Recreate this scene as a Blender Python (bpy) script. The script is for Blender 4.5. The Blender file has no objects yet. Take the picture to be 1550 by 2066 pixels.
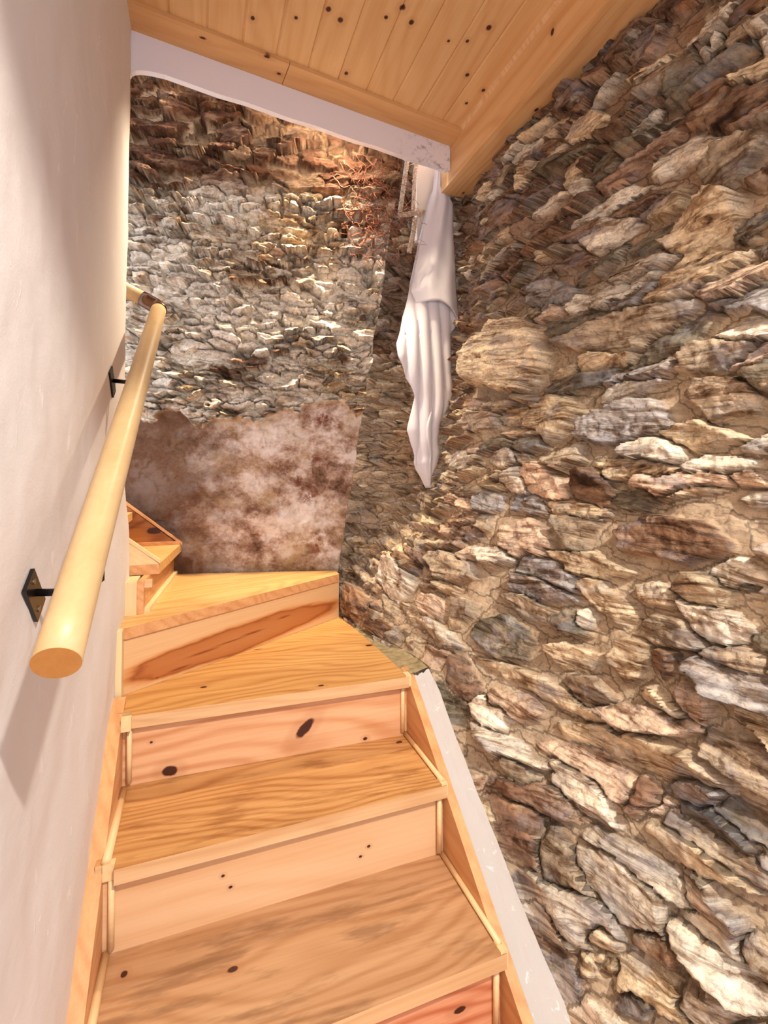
import bpy, bmesh, math, random
import numpy as np
from mathutils import Vector, Matrix

# ------------------------------------------------------------------ camera
CAM = (0.1527, -0.6297, 1.1672)
PITCH, ROLL, YAW, FPX = 0.0196, -0.0012, 0.3569, 994.89
W, H = 1550, 2066
def cam_matrix():
    cy, sy = math.cos(YAW), math.sin(YAW)
    Rz = Matrix(((cy, sy, 0), (-sy, cy, 0), (0, 0, 1)))
    c, s = math.cos(PITCH), math.sin(PITCH)
    Rx = Matrix(((1, 0, 0), (0, c, -s), (0, s, c)))
    c, s = math.cos(ROLL), math.sin(ROLL)
    Ry = Matrix(((c, 0, s), (0, 1, 0), (-s, 0, c)))
    M = Rz @ Rx @ Ry
    r, f, u = M.col[0], M.col[1], M.col[2]
    return Matrix(((r[0], u[0], -f[0], CAM[0]), (r[1], u[1], -f[1], CAM[1]), (r[2], u[2], -f[2], CAM[2]), (0, 0, 0, 1)))
scn = bpy.context.scene
COL = scn.collection
cd = bpy.data.cameras.new('camera'); cam = bpy.data.objects.new('camera', cd); COL.objects.link(cam)
cd.sensor_fit = 'VERTICAL'; cd.sensor_height = 24.0; cd.lens = FPX / H * 24.0
cd.shift_y = (933.9 - 1033.0) / H; cd.clip_start = 0.02
cam.matrix_world = cam_matrix()
scn.camera = cam
# ------------------------------------------------------------------ light
vs = scn.view_settings
vs.view_transform = 'Standard'; vs.look = 'None'; vs.gamma = 1.0; vs.use_curve_mapping = False
vs.exposure = 0.85
world = bpy.data.worlds.new('world'); scn.world = world; world.use_nodes = True
bgn = world.node_tree.nodes['Background']
bgn.inputs[0].default_value = (0.86, 0.88, 1.0, 1); bgn.inputs[1].default_value = 1.35
def lamp(name, kind, loc, power, colr, radius, **kw):
    ld = bpy.data.lights.new(name, kind); ld.energy = power; ld.color = colr
    if kind == 'AREA': ld.size = radius
    else: ld.shadow_soft_size = radius
    for k, v in kw.items(): setattr(ld, k, v)
    o = bpy.data.objects.new(name, ld); COL.objects.link(o); o.location = loc
    return o
lamp('room_lamp', 'POINT', (0.69, -1.38, 2.55), 160, (1.0, 0.945, 0.87), 0.035)
sl = lamp('stairwell_lamp', 'SPOT', (0.70, 1.295, 2.585), 62, (1.0, 0.84, 0.62), 0.03, spot_size=math.radians(108), spot_blend=0.5)
sl.rotation_euler = Vector((-0.28, -0.38, -0.88)).to_track_quat('-Z', 'Y').to_euler()
lamp('back_wall_fill', 'POINT', (0.80, 1.30, 3.10), 125, (1.0, 0.80, 0.55), 0.04)  # added second lamp, high up for more even light on the back wall

# ------------------------------------------------------------------ helpers
def s2l(c):
    c = [x / 255.0 for x in c]
    return tuple((x / 12.92 if x <= 0.04045 else ((x + 0.055) / 1.055) ** 2.4) for x in c)
def col4(c): return (*s2l(c), 1.0)
def tag(o, label=None, cat=None, group=None, kind=None):
    if label: o['label'] = label
    if cat: o['category'] = cat
    if group: o['group'] = group
    if kind: o['kind'] = kind
    return o
def empty(name, loc):
    o = bpy.data.objects.new(name, None); COL.objects.link(o); o.location = loc; o.empty_display_size = 0.1
    return o
def link(name, me, mat, parent=None, smooth=False):
    """world-space mesh; when parented, the origin stays at the world origin so grain coordinates stay world ones"""
    if mat is not None: me.materials.append(mat)
    if smooth:
        me.polygons.foreach_set('use_smooth', [True] * len(me.polygons))
    o = bpy.data.objects.new(name, me); COL.objects.link(o)
    if parent:
        o.parent = parent
        L = Vector((0, 0, 0)); p = parent
        while p: L += p.location; p = p.parent
        o.location = -L
    return o
def finish(name, bm, mat, parent=None, bevel=0.0, smooth=False, seg=2):
    if bevel > 0:
        es = [e for e in bm.edges if len(e.link_faces) == 2 and e.calc_face_angle(0) > 0.5]
        bmesh.ops.bevel(bm, geom=es, offset=bevel, segments=seg, profile=0.5, affect='EDGES')
    bmesh.ops.recalc_face_normals(bm, faces=bm.faces)
    me = bpy.data.meshes.new(name); bm.to_mesh(me); bm.free()
    return link(name, me, mat, parent, smooth)
def prism(bm, pts, vec):
    """polygon pts (3D) extruded by vec"""
    a = [bm.verts.new(p) for p in pts]
    b = [bm.verts.new(Vector(p) + Vector(vec)) for p in pts]
    n = len(pts)
    bm.faces.new(a); bm.faces.new(b[::-1])
    for i in range(n): bm.faces.new((a[i], b[i], b[(i + 1) % n], a[(i + 1) % n]))
    return bm
def slab(pts2, z1, z0):
    return prism(bmesh.new(), [(x, y, z1) for x, y in pts2], (0, 0, z0 - z1))
def box(bm, x0, x1, y0, y1, z0, z1):
    return prism(bm, [(x0, y0, z0), (x1, y0, z0), (x1, y1, z0), (x0, y1, z0)], (0, 0, z1 - z0))
def tube(bm, pts, r, n=16, cap=True, radii=None, twist=None):
    pts = [Vector(p) for p in pts]; rings = []
    up = None
    for i, p in enumerate(pts):
        t = (pts[min(i + 1, len(pts) - 1)] - pts[max(i - 1, 0)]).normalized()
        if up is None:
            a = Vector((0, 0, 1)) if abs(t.z) < 0.9 else Vector((1, 0, 0))
            up = (a - t * a.dot(t)).normalized()
        else: up = (up - t * up.dot(t)).normalized()
        s = t.cross(up)
        rr = radii[i] if radii else r
        rings.append([bm.verts.new(p + (up * math.cos(2 * math.pi * k / n) + s * math.sin(2 * math.pi * k / n)) * rr) for k in range(n)])
    for a, b in zip(rings, rings[1:]):
        for k in range(n): bm.faces.new((a[k], a[(k + 1) % n], b[(k + 1) % n], b[k]))
    if cap: bm.faces.new(rings[0][::-1]); bm.faces.new(rings[-1])
    return bm

# ------------------------------------------------------------------ node helpers
class NT:
    def __init__(self, name):
        self.m = bpy.data.materials.new(name); self.m.use_nodes = True
        self.t = self.m.node_tree; self.n = self.t.nodes; self.l = self.t.links
        self.b = self.n['Principled BSDF']; self.out = self.n['Material Output']
        self.tc = self.n.new('ShaderNodeTexCoord')
    def set(self, sock, v):
        if hasattr(v, 'is_output') or isinstance(v, bpy.types.NodeSocket): self.l.new(v, sock)
        else: sock.default_value = v
    def mapping(self, vec=None, scale=(1, 1, 1), rot=(0, 0, 0), loc=(0, 0, 0)):
        n = self.n.new('ShaderNodeMapping'); self.l.new(vec or self.tc.outputs['Object'], n.inputs[0])
        n.inputs['Location'].default_value = loc; n.inputs['Rotation'].default_value = rot; n.inputs['Scale'].default_value = scale
        return n.outputs[0]
    def noise(self, vec, scale, detail=4, rough=0.55, dist=0.0, out=0):
        n = self.n.new('ShaderNodeTexNoise'); self.l.new(vec, n.inputs['Vector'])
        n.inputs['Scale'].default_value = scale; n.inputs['Detail'].default_value = detail
        n.inputs['Roughness'].default_value = rough; n.inputs['Distortion'].default_value = dist
        return n.outputs[out]
    def wave(self, vec, scale, dist, detail=2, dscale=1.0, axis='Y', prof='SIN'):
        n = self.n.new('ShaderNodeTexWave'); n.wave_type = 'BANDS'; n.bands_direction = axis; n.wave_profile = prof
        self.l.new(vec, n.inputs['Vector']); n.inputs['Scale'].default_value = scale
        n.inputs['Distortion'].default_value = dist; n.inputs['Detail'].default_value = detail; n.inputs['Detail Scale'].default_value = dscale
        return n.outputs['Fac']
    def voro(self, vec, scale, feature='F1', out='Distance'):
        n = self.n.new('ShaderNodeTexVoronoi'); n.feature = feature; self.l.new(vec, n.inputs['Vector']); n.inputs['Scale'].default_value = scale
        return n.outputs[out]
    def ramp(self, fac, stops, interp='LINEAR'):
        n = self.n.new('ShaderNodeValToRGB'); self.l.new(fac, n.inputs[0]); cr = n.color_ramp; cr.interpolation = interp
        while len(cr.elements) < len(stops): cr.elements.new(0.5)
        for e, (p, c) in zip(cr.elements, stops):
            e.position = p; e.color = c if len(c) == 4 else (*c, 1)
        return n.outputs[0]
    def mix(self, fac, a, b, mode='MIX'):
        n = self.n.new('ShaderNodeMix'); n.data_type = 'RGBA'; n.blend_type = mode
        self.set(n.inputs[0], fac); self.set(n.inputs[6], a); self.set(n.inputs[7], b)
        return n.outputs[2]
    def math(self, op, a, b=None, c=None, clamp=False):
        n = self.n.new('ShaderNodeMath'); n.operation = op; n.use_clamp = clamp
        self.set(n.inputs[0], a)
        if b is not None: self.set(n.inputs[1], b)
        if c is not None: self.set(n.inputs[2], c)
        return n.outputs[0]
    def length(self, vec):
        n = self.n.new('ShaderNodeVectorMath'); n.operation = 'LENGTH'; self.l.new(vec, n.inputs[0]); return n.outputs['Value']
    def addv(self, a, b):
        n = self.n.new('ShaderNodeVectorMath'); n.operation = 'ADD'; self.set(n.inputs[0], a); self.set(n.inputs[1], b); return n.outputs[0]
    def sclv(self, a, s):
        n = self.n.new('ShaderNodeVectorMath'); n.operation = 'SCALE'; self.l.new(a, n.inputs[0]); n.inputs['Scale'].default_value = s; return n.outputs[0]
    def attr(self, name, out='Color'):
        n = self.n.new('ShaderNodeAttribute'); n.attribute_name = name; return n.outputs[out]
    def bump(self, h, strength, dist, normal=None):
        n = self.n.new('ShaderNodeBump'); self.l.new(h, n.inputs['Height']); n.inputs['Strength'].default_value = strength; n.inputs['Distance'].default_value = dist
        if normal is not None: self.l.new(normal, n.inputs['Normal'])
        return n.outputs[0]
    def done(self, color, rough=0.6, normal=None, spec=0.3, **kw):
        self.set(self.b.inputs['Base Color'], color); self.set(self.b.inputs['Roughness'], rough)
        self.b.inputs['Specular IOR Level'].default_value = spec
        if normal is not None: self.l.new(normal, self.b.inputs['Normal'])
        for k, v in kw.items(): self.set(self.b.inputs[k], v)
        return self.m

def pine(name, light, dark, axis='X', rotz=0.0, seed=0.0, rings=7.0, rough=0.42, knots=(), wear=None, streak=0.5, seams=()):
    """pine timber; axis = grain direction; knots = [(x,y,z, rx,ry,rz, strength)] in world metres"""
    t = NT(name)
    rot = {'X': (0, 0, rotz), 'Y': (0, 0, math.pi / 2 + rotz), 'Z': (0, math.pi / 2, 0)}[axis]
    base = t.mapping(rot=rot, loc=(seed * 3.1, seed * 1.7, seed * 2.3))
    # knots bend the grain around them
    kmask = None
    for kn_ in knots:
        (x, y, z, rx, ry, rz, st) = kn_[:7]
        mpn = t.n.new('ShaderNodeMapping'); mpn.vector_type = 'TEXTURE'; t.l.new(t.tc.outputs['Object'], mpn.inputs[0])
        mpn.inputs['Location'].default_value = (x, y, z); mpn.inputs['Scale'].default_value = (rx, ry, rz)
        if len(kn_) > 7: mpn.inputs['Rotation'].default_value = (0, kn_[7], 0)
        mp = mpn.outputs[0]
        wob = t.noise(t.mapping(scale=(60, 60, 60)), 1.0, 2)
        L = t.math('ADD', t.length(mp), t.math('MULTIPLY', t.math('SUBTRACT', wob, 0.5), 0.5))
        k = t.math('MULTIPLY', t.math('SUBTRACT', 1.35, L, clamp=True), 2.6 * st, clamp=True)
        halo = t.math('MULTIPLY', t.math('SUBTRACT', 3.0, L, clamp=True), 0.22 * st)
        k = t.math('MAXIMUM', k, halo)
        kmask = k if kmask is None else t.math('MAXIMUM', kmask, k)
    low = t.noise(t.mapping(base, scale=(0.9, 3.0, 3.0)), 1.0, 2, out=1)
    warped = t.addv(t.mapping(base, scale=(0.35, 6.0, 6.0)), t.sclv(low, 1.7))
    w = t.wave(warped, rings / 2.1, 2.0, 3, 0.8, 'DIAGONAL')
    fine = t.noise(t.mapping(base, scale=(3, 130, 130)), 1.0, 3, 0.6)
    mid = t.noise(t.mapping(base, scale=(1.4, 22, 22)), 1.0, 4, 0.6)
    f = t.math('ADD', t.math('MULTIPLY', t.math('POWER', w, 2.0), streak * 0.42), t.math('MULTIPLY', mid, 0.60))
    f = t.math('ADD', f, t.math('MULTIPLY', fine, 0.38))
    f = t.math('SUBTRACT', f, 0.05)
    L, D = s2l(light), s2l(dark)
    mid_c = tuple((a * 0.6 + b * 0.4) for a, b in zip(L, D))
    c = t.ramp(f, [(0.24, L), (0.48, mid_c), (0.80, D)])
    if wear:
        wc, wscale, wth = wear
        wn = t.noise(t.mapping(base, scale=wscale), 1.0, 4, 0.6)
        wm = t.ramp(wn, [(wth, (0, 0, 0)), (wth + 0.13, (1, 1, 1))])
        c = t.mix(t.math('MULTIPLY', wm, 0.72), c, col4(wc))
    if kmask is not None:
        c = t.mix(kmask, c, t.ramp(kmask, [(0.3, s2l((150, 86, 44))), (0.75, s2l((96, 46, 24))), (1.0, s2l((62, 26, 14)))]))
    for (ax, pos, wdt) in seams:
        sep = t.n.new('ShaderNodeSeparateXYZ'); t.l.new(t.tc.outputs['Object'], sep.inputs[0])
        d = t.math('ABSOLUTE', t.math('SUBTRACT', sep.outputs['XYZ'.index(ax)], pos))
        c = t.mix(t.math('LESS_THAN', d, wdt), c, col4((120, 80, 45)))
    bm_ = t.bump(t.math('ADD', fine, t.math('MULTIPLY', w, 0.5)), 0.12, 0.0015)
    r = t.math('ADD', t.math('MULTIPLY', mid, 0.25), rough - 0.12)
    return t.done(c, r, bm_, 0.4)

# timber of the stair
M_treadlow = pine('worn_tread', (196, 152, 110), (158, 108, 66), rotz=0.04, seed=1, wear=((132, 92, 60), (5, 24, 24), 0.52),
                  knots=[(0.021, 0.47, .185, .006, .007, .01, .8), (0.221, 0.406, .185, .010, .006, .01, .8)], rough=0.5)
M_treadmid = pine('amber_tread', (208, 158, 98), (158, 100, 48), rotz=0.06, seed=2.3, rings=9, streak=0.6, wear=((140, 84, 36), (5, 26, 26), 0.52),
                  knots=[(0.71, 0.735, .37, .01, .006, .01, .8)])
M_tread = pine('winder_tread', (212, 164, 98), (166, 108, 52), rotz=0.03, seed=5.2,
               knots=[(.167, .877, .556, .009, .006, .01, .7), (.483, .771, .556, .008, .005, .01, .9), (.718, 1.035, .556, .012, .008, .01, .8), (.344, 1.131, .556, .02, .004, .01, .35)],
               seams=())
M_treadtop = pine('top_tread', (218, 176, 112), (184, 130, 70), rotz=-0.4, seed=7.7)
M_riser1 = pine('reddish_riser', (220, 158, 118), (180, 98, 62), seed=3.3, rings=5, streak=0.75, knots=[(.653, .262, .082, .014, .02, .006, 1.0)])
M_riser2 = pine('peach_riser', (220, 180, 138), (202, 150, 102), seed=4.6, rings=2.5, streak=0.35,
                knots=[(.207, .53, .279, .004, .02, .003, .8), (.223, .53, .25, .004, .02, .003, .8), (.546, .53, .254, .004, .02, .003, .9), (.525, .53, .235, .004, .02, .003, .7)])
M_riser3 = pine('knotty_riser', (224, 178, 134), (192, 130, 84), seed=9.4, rings=4, streak=0.6,
                knots=[(.437, .79, .440, .031, .05, .013, 1.0, -0.75), (.085, .79, .388, .017, .03, .012, 1.0), (.617, .79, .380, .007, .03, .005, 1.0), (.04, .79, .47, .004, .03, .003, .7)])
M_stringer = pine('stringer_pine', (218, 164, 112), (184, 122, 72), axis='Y', seed=6.1, rings=5, rough=0.4, streak=0.4)
M_trim = pine('pale_strip', (234, 200, 150), (218, 174, 120), axis='Y', seed=2.9, streak=0.25)
M_post = pine('pale_post', (228, 206, 158), (190, 160, 112), axis='Z', seed=8.2, streak=0.3)
M_nosing = pine('nosing_pine', (220, 182, 136), (192, 142, 94), seed=10.2, streak=0.4)
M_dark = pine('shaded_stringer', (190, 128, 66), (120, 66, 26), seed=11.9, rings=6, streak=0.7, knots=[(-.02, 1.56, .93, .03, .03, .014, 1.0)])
M_ceil = pine('ceiling_pine', (222, 184, 134), (204, 156, 102), axis='Y', seed=1.4, rings=3.5, streak=0.45, rough=0.55,
              knots=[(a, b, 2.63, r, r * 1.2, .02, .62) for a, b, r in ((.738, .779, .009), (.521, .865, .008), (.566, .887, .009), (.701, .827, .006), (.784, .815, .008),
                     (.99, .812, .006), (1.031, .743, .009), (1.062, .937, .007), (1.157, .979, .007), (.643, 1.086, .007), (1.13, 1.06, .006), (.93, .834, .005), (.30, .98, .007), (.43, .93, .006))])
M_ceilborder = pine('ceiling_border_pine', (218, 174, 120), (196, 144, 88), axis='X', rotz=-0.117, seed=4.1, rings=3, streak=0.4, rough=0.55,
              knots=[(.41, 1.16, 2.62, .007, .005, .02, .9), (.36, 1.10, 2.62, .012, .007, .02, .5), (.15, 1.10, 2.62, .012, .006, .02, .5)])
M_boxp = pine('boxing_pine', (224, 184, 132), (200, 146, 92), axis='Y', seed=12.4, rings=4, streak=0.5, rough=0.5,
              knots=[(1.262, .80, 2.457, .006, .009, .03, .8), (1.285, .86, 2.457, .006, .008, .03, .8), (1.26, .95, 2.457, .006, .008, .03, .8), (1.28, 1.35, 2.457, .006, .008, .02, .6), (1.19, .62, 2.56, .02, .008, .012, .7)])
M_rail = pine('rail_beech', (198, 168, 122), (184, 146, 96), axis='Y', seed=3.9, rings=2, streak=0.2, rough=0.38)
M_railend = pine('rail_end_grain', (186, 128, 62), (160, 102, 44), axis='Y', seed=3.9, rings=2, streak=0.1, rough=0.7)
# other
def m_metal(name, c, rough, metal=1.0):
    t = NT(name); n = t.noise(t.mapping(scale=(90, 90, 90)), 1.0, 3)
    return t.done(t.mix(n, col4(c), col4(tuple(min(255, x * 1.25) for x in c))), rough, None, 0.5, Metallic=metal)
M_black = m_metal('black_painted_iron', (16, 13, 14), 0.35, 0.3)
M_screw = m_metal('steel_screw', (130, 118, 96), 0.4)
M_elbow = m_metal('bronze_brown_elbow', (92, 66, 50), 0.22, 0.85)
def m_plaster(name, c1, c2, bscale=1.0, smudge=None):
    t = NT(name); o = t.mapping()
    a = t.noise(t.mapping(scale=(2.2, 2.2, 2.2)), 1.0, 4, 0.6)
    b = t.noise(t.mapping(scale=(7, 9, 14)), 1.0, 4, 0.55, 0.15)
    c = t.mix(a, col4(c1), col4(c2))
    chips = t.ramp(t.noise(t.mapping(scale=(26, 26, 9), rot=(0.4, 0, 0)), 1.0, 6, 0.7, 1.2), [(0.62, (0, 0, 0)), (0.66, (1, 1, 1))])
    c = t.mix(t.math('MULTIPLY', chips, 0.30), c, col4((246, 242, 234)))
    if smudge:
        (x, y, z, r) = smudge
        L = t.length(t.mapping(scale=(1 / r, 1 / r, 1 / r), loc=(-x / r, -y / r, -z / r)))
        near = t.math('SUBTRACT', 1.0, L, clamp=True)
        sp = t.ramp(t.noise(t.mapping(scale=(26, 26, 34)), 1.0, 8, 0.8), [(0.52, (0, 0, 0)), (0.62, (1, 1, 1))])
        c = t.mix(t.math('MULTIPLY', t.math('MULTIPLY', near, 0.9, clamp=True), sp), c, col4((92, 84, 100)))
    grit = t.noise(t.mapping(scale=(260, 260, 260)), 1.0, 3)
    nb = t.bump(grit, 0.16 * bscale, 0.002)
    nb = t.bump(b, 0.35 * bscale, 0.006, nb)
    nb = t.bump(chips, 0.25 * bscale, 0.003, nb)
    return t.done(c, 0.85, nb, 0.2)
M_plaster = m_plaster('left_wall_plaster', (214, 209, 202), (222, 208, 200))
M_beam = m_plaster('white_beam_paint', (240, 237, 244), (232, 230, 238), 0.6, smudge=(1.1, 1.27, 2.56, 0.22))
M_beam2 = m_plaster('reveal_plaster', (235, 222, 206), (226, 210, 192), 0.6)
M_cement = m_plaster('cement_band', (196, 188, 182), (166, 156, 146), 1.3)
def m_greencement():
    t = NT('damp_mortar'); n = t.noise(t.mapping(scale=(30, 30, 30)), 1.0, 5, 0.7)
    return t.done(t.ramp(n, [(0.3, s2l((112, 98, 66))), (0.7, s2l((170, 150, 112)))]), 0.6, t.bump(n, 0.5, 0.006), 0.3)
M_green = m_greencement()
def m_stone(name, warm=1.0):
    t = NT(name)
    base = t.attr('stone_colour'); gx = t.attr('grain')   # stone tone and strata coordinate
    mask = t.attr('stone_mask', 'Fac')
    sc = t.mapping(scale=(7, 7, 26), rot=(0.12, 0, 0))
    st1 = t.noise(gx, 1.0, 8, 0.68, 1.3)
    strata = t.ramp(st1, [(0.33, s2l((76, 58, 46))), (0.43, s2l((190, 168, 148))), (0.51, (1, 1, 1)), (0.66, (1.7, 1.62, 1.48))])
    n2 = t.noise(t.mapping(scale=(60, 60, 80)), 1.0, 8, 0.72, 0.6)
    speck = t.ramp(n2, [(0.30, s2l((120, 100, 86))), (0.5, (1, 1, 1)), (0.75, (1.25, 1.22, 1.15))])
    c = t.mix(1.0, base, t.mix(mask, (1, 1, 1, 1), strata), 'MULTIPLY')
    c = t.mix(0.75, c, speck, 'MULTIPLY')
    blue = t.ramp(t.noise(t.mapping(scale=(8, 8, 14), loc=(3, 1, 7)), 1.0, 5, 0.6), [(0.52, (0, 0, 0)), (0.64, (1, 1, 1))])
    c = t.mix(t.math('MULTIPLY', t.math('MULTIPLY', blue, mask), 0.40), c, col4((150, 150, 156)))
    rust = t.ramp(t.noise(t.mapping(scale=(9, 9, 12), loc=(9, 4, 2)), 1.0, 6, 0.65), [(0.57, (0, 0, 0)), (0.70, (1, 1, 1))])
    c = t.mix(t.math('MULTIPLY', rust, 0.30), c, col4((150, 96, 50)))
    pale = t.ramp(t.noise(t.mapping(scale=(11, 11, 16), loc=(1, 8, 5)), 1.0, 7, 0.7, 0.6), [(0.56, (0, 0, 0)), (0.66, (1, 1, 1))])
    c = t.mix(t.math('MULTIPLY', pale, 0.45), c, col4((222, 206, 180)))
    h2 = t.noise(t.mapping(scale=(150, 150, 150)), 1.0, 5, 0.7)
    nb = t.bump(st1, 0.9, 0.010)
    nb = t.bump(n2, 0.7, 0.005, nb)
    nb = t.bump(h2, 0.4, 0.002, nb)
    return t.done(c, 0.72, nb, 0.3)
M_stone = m_stone('slate_rubble')
def m_back():
    t = NT('old_limewashed_wall')
    base = t.attr('stone_colour'); gx = t.attr('grain'); mask = t.attr('stone_mask', 'Fac'); pl = t.attr('plaster', 'Fac'); pos = t.attr('wallpos')
    st1 = t.noise(gx, 1.0, 8, 0.68, 1.3)
    strata = t.ramp(st1, [(0.28, s2l((76, 58, 46))), (0.44, s2l((196, 176, 156))), (0.56, (1, 1, 1)), (0.74, (1.3, 1.26, 1.18))])
    c = t.mix(1.0, base, t.mix(mask, (1, 1, 1, 1), strata), 'MULTIPLY')
    n2 = t.noise(t.mapping(scale=(55, 55, 70)), 1.0, 8, 0.72, 0.6)
    c = t.mix(0.7, c, t.ramp(n2, [(0.32, s2l((110, 90, 76))), (0.5, (1, 1, 1)), (0.75, (1.3, 1.28, 1.2))]), 'MULTIPLY')
    # painted plaster with stains below
    a = t.math('ADD', t.math('MULTIPLY', t.noise(t.mapping(scale=(5, 5, 6), loc=(4, 2, 1)), 1.0, 4, 0.6, 0.2), 0.55), t.math('MULTIPLY', t.noise(t.mapping(scale=(17, 17, 22), loc=(1, 2, 6)), 1.0, 10, 0.8, 0.1), 0.45))
    p = t.ramp(a, [(0.38, s2l((84, 56, 40))), (0.44, s2l((136, 104, 84))), (0.49, s2l((182, 156, 138))), (0.54, s2l((216, 200, 188))), (0.62, s2l((236, 228, 218)))])
    yel = t.ramp(t.noise(t.mapping(scale=(5, 5, 6), loc=(7, 7, 3)), 1.0, 6, 0.65), [(0.48, (0, 0, 0)), (0.62, (1, 1, 1))])
    p = t.mix(t.math('MULTIPLY', yel, 0.5), p, col4((186, 160, 116)))
    sep = t.n.new('ShaderNodeSeparateXYZ'); t.l.new(t.tc.outputs['Object'], sep.inputs[0])
    # brown damp staining, strongest at the left
    dm = t.math('ADD', t.math('MULTIPLY', t.math('SUBTRACT', 0.32, sep.outputs[0]), 1.7), t.math('SUBTRACT', t.noise(t.mapping(scale=(6, 6, 8), loc=(2, 5, 8)), 1.0, 6, 0.7), 0.45))
    dm = t.ramp(dm, [(0.0, (0, 0, 0)), (0.42, (1, 1, 1))])
    p = t.mix(t.math('MULTIPLY', dm, 0.85), p, t.mix(n2, col4((52, 28, 15)), col4((120, 84, 56))))
    sk = t.math('SUBTRACT', 0.86, sep.outputs[2], clamp=True)
    p = t.mix(t.math('MULTIPLY', sk, t.math('MULTIPLY', n2, 9.0), clamp=True), p, col4((78, 52, 32)))
    for (x, z, rx, rz) in ((.60, 1.06, .07, .05), (.64, .86, .07, .06), (.63, 1.22, .05, .04), (.66, 1.40, .10, .07), (.56, 1.13, .05, .03)):
        mp = t.mapping(scale=(1 / rx, 0, 1 / rz), loc=(-x / rx, 0, -z / rz))
        near = t.math('SUBTRACT', 1.0, t.math('ADD', t.length(mp), t.math('MULTIPLY', t.math('SUBTRACT', a, 0.5), 3.0)), clamp=True)
        fl = t.math('MULTIPLY', t.ramp(t.noise(t.mapping(scale=(30, 30, 24)), 1.0, 6, 0.7), [(0.46, (0, 0, 0)), (0.56, (1, 1, 1))]), near)
        p = t.mix(t.math('MULTIPLY', fl, 1.2, clamp=True), p, col4((120, 70, 50)))
    c = t.mix(pl, c, p)
    nb = t.bump(st1, 0.8, 0.009); nb = t.bump(n2, 0.7, 0.005, nb)
    flat = t.bump(a, 0.5, 0.006); flat = t.bump(n2, 0.35, 0.003, flat)
    nm = t.n.new('ShaderNodeMix'); nm.data_type = 'VECTOR'
    t.l.new(pl, nm.inputs[0]); t.l.new(nb, nm.inputs[4]); t.l.new(flat, nm.inputs[5])
    return t.done(c, 0.8, nm.outputs[1], 0.25)
M_back = m_back()
def m_cloth():
    t = NT('white_cotton'); o = t.mapping(scale=(900, 900, 900))
    w = t.math('ADD', t.wave(t.mapping(), 400, 0, 0, 1, 'X'), t.wave(t.mapping(), 400, 0, 0, 1, 'Z'))
    n = t.noise(t.mapping(scale=(14, 14, 14)), 1.0, 4)
    c = t.mix(n, col4((240, 237, 243)), col4((246, 243, 246)))
    m = t.done(c, 0.9, t.bump(w, 0.12, 0.001), 0.1)
    tr = t.n.new('ShaderNodeBsdfTranslucent'); tr.inputs[0].default_value = col4((236, 226, 222))
    mx = t.n.new('ShaderNodeMixShader'); mx.inputs[0].default_value = 0.22
    t.l.new(t.b.outputs[0], mx.inputs[1]); t.l.new(tr.outputs[0], mx.inputs[2]); t.l.new(mx.outputs[0], t.out.inputs[0])
    return m
M_cloth = m_cloth()
def m_plain(name, c1, c2, sc=40, rough=0.85):
    t = NT(name); n = t.noise(t.mapping(scale=(sc, sc, sc)), 1.0, 5, 0.7)
    return t.done(t.mix(t.ramp(n, [(0.35, (0, 0, 0)), (0.65, (1, 1, 1))]), col4(c1), col4(c2)), rough, t.bump(n, 0.3, 0.002), 0.2)
M_rope = m_plain('bleached_rope', (236, 222, 200), (180, 150, 120), 90)
M_net = m_plain('rust_red_net', (128, 66, 48), (176, 120, 92), 60)
M_floor = m_plain('floor_boards_stain', (190, 140, 92), (160, 108, 62), 10, 0.5)
M_white = m_plain('painted_wall', (205, 200, 196), (212, 206, 200), 4)

# ------------------------------------------------------------------ numpy noise
def vnoise(x, y, seed):
    rs = np.random.RandomState(seed); T = rs.rand(64, 64).astype(np.float32)
    xi = np.floor(x).astype(int); yi = np.floor(y).astype(int); fx = x - xi; fy = y - yi
    fx = fx * fx * (3 - 2 * fx); fy = fy * fy * (3 - 2 * fy)
    a = T[yi % 64, xi % 64]; b = T[yi % 64, (xi + 1) % 64]; c = T[(yi + 1) % 64, xi % 64]; d = T[(yi + 1) % 64, (xi + 1) % 64]
    return (a * (1 - fx) + b * fx) * (1 - fy) + (c * (1 - fx) + d * fx) * fy
def fbm(x, y, seed, octv=4, g=0.5):
    s = 0; a = 1; n = 0
    for o in range(octv):
        s = s + a * (vnoise(x * 2 ** o + o * 7.3, y * 2 ** o + o * 3.1, seed + o) - 0.5); n += a; a *= g
    return s / n * 2
def sst(x, a, b):
    t = np.clip((x - a) / (b - a), 0, 1); return t * t * (3 - 2 * t)

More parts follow.
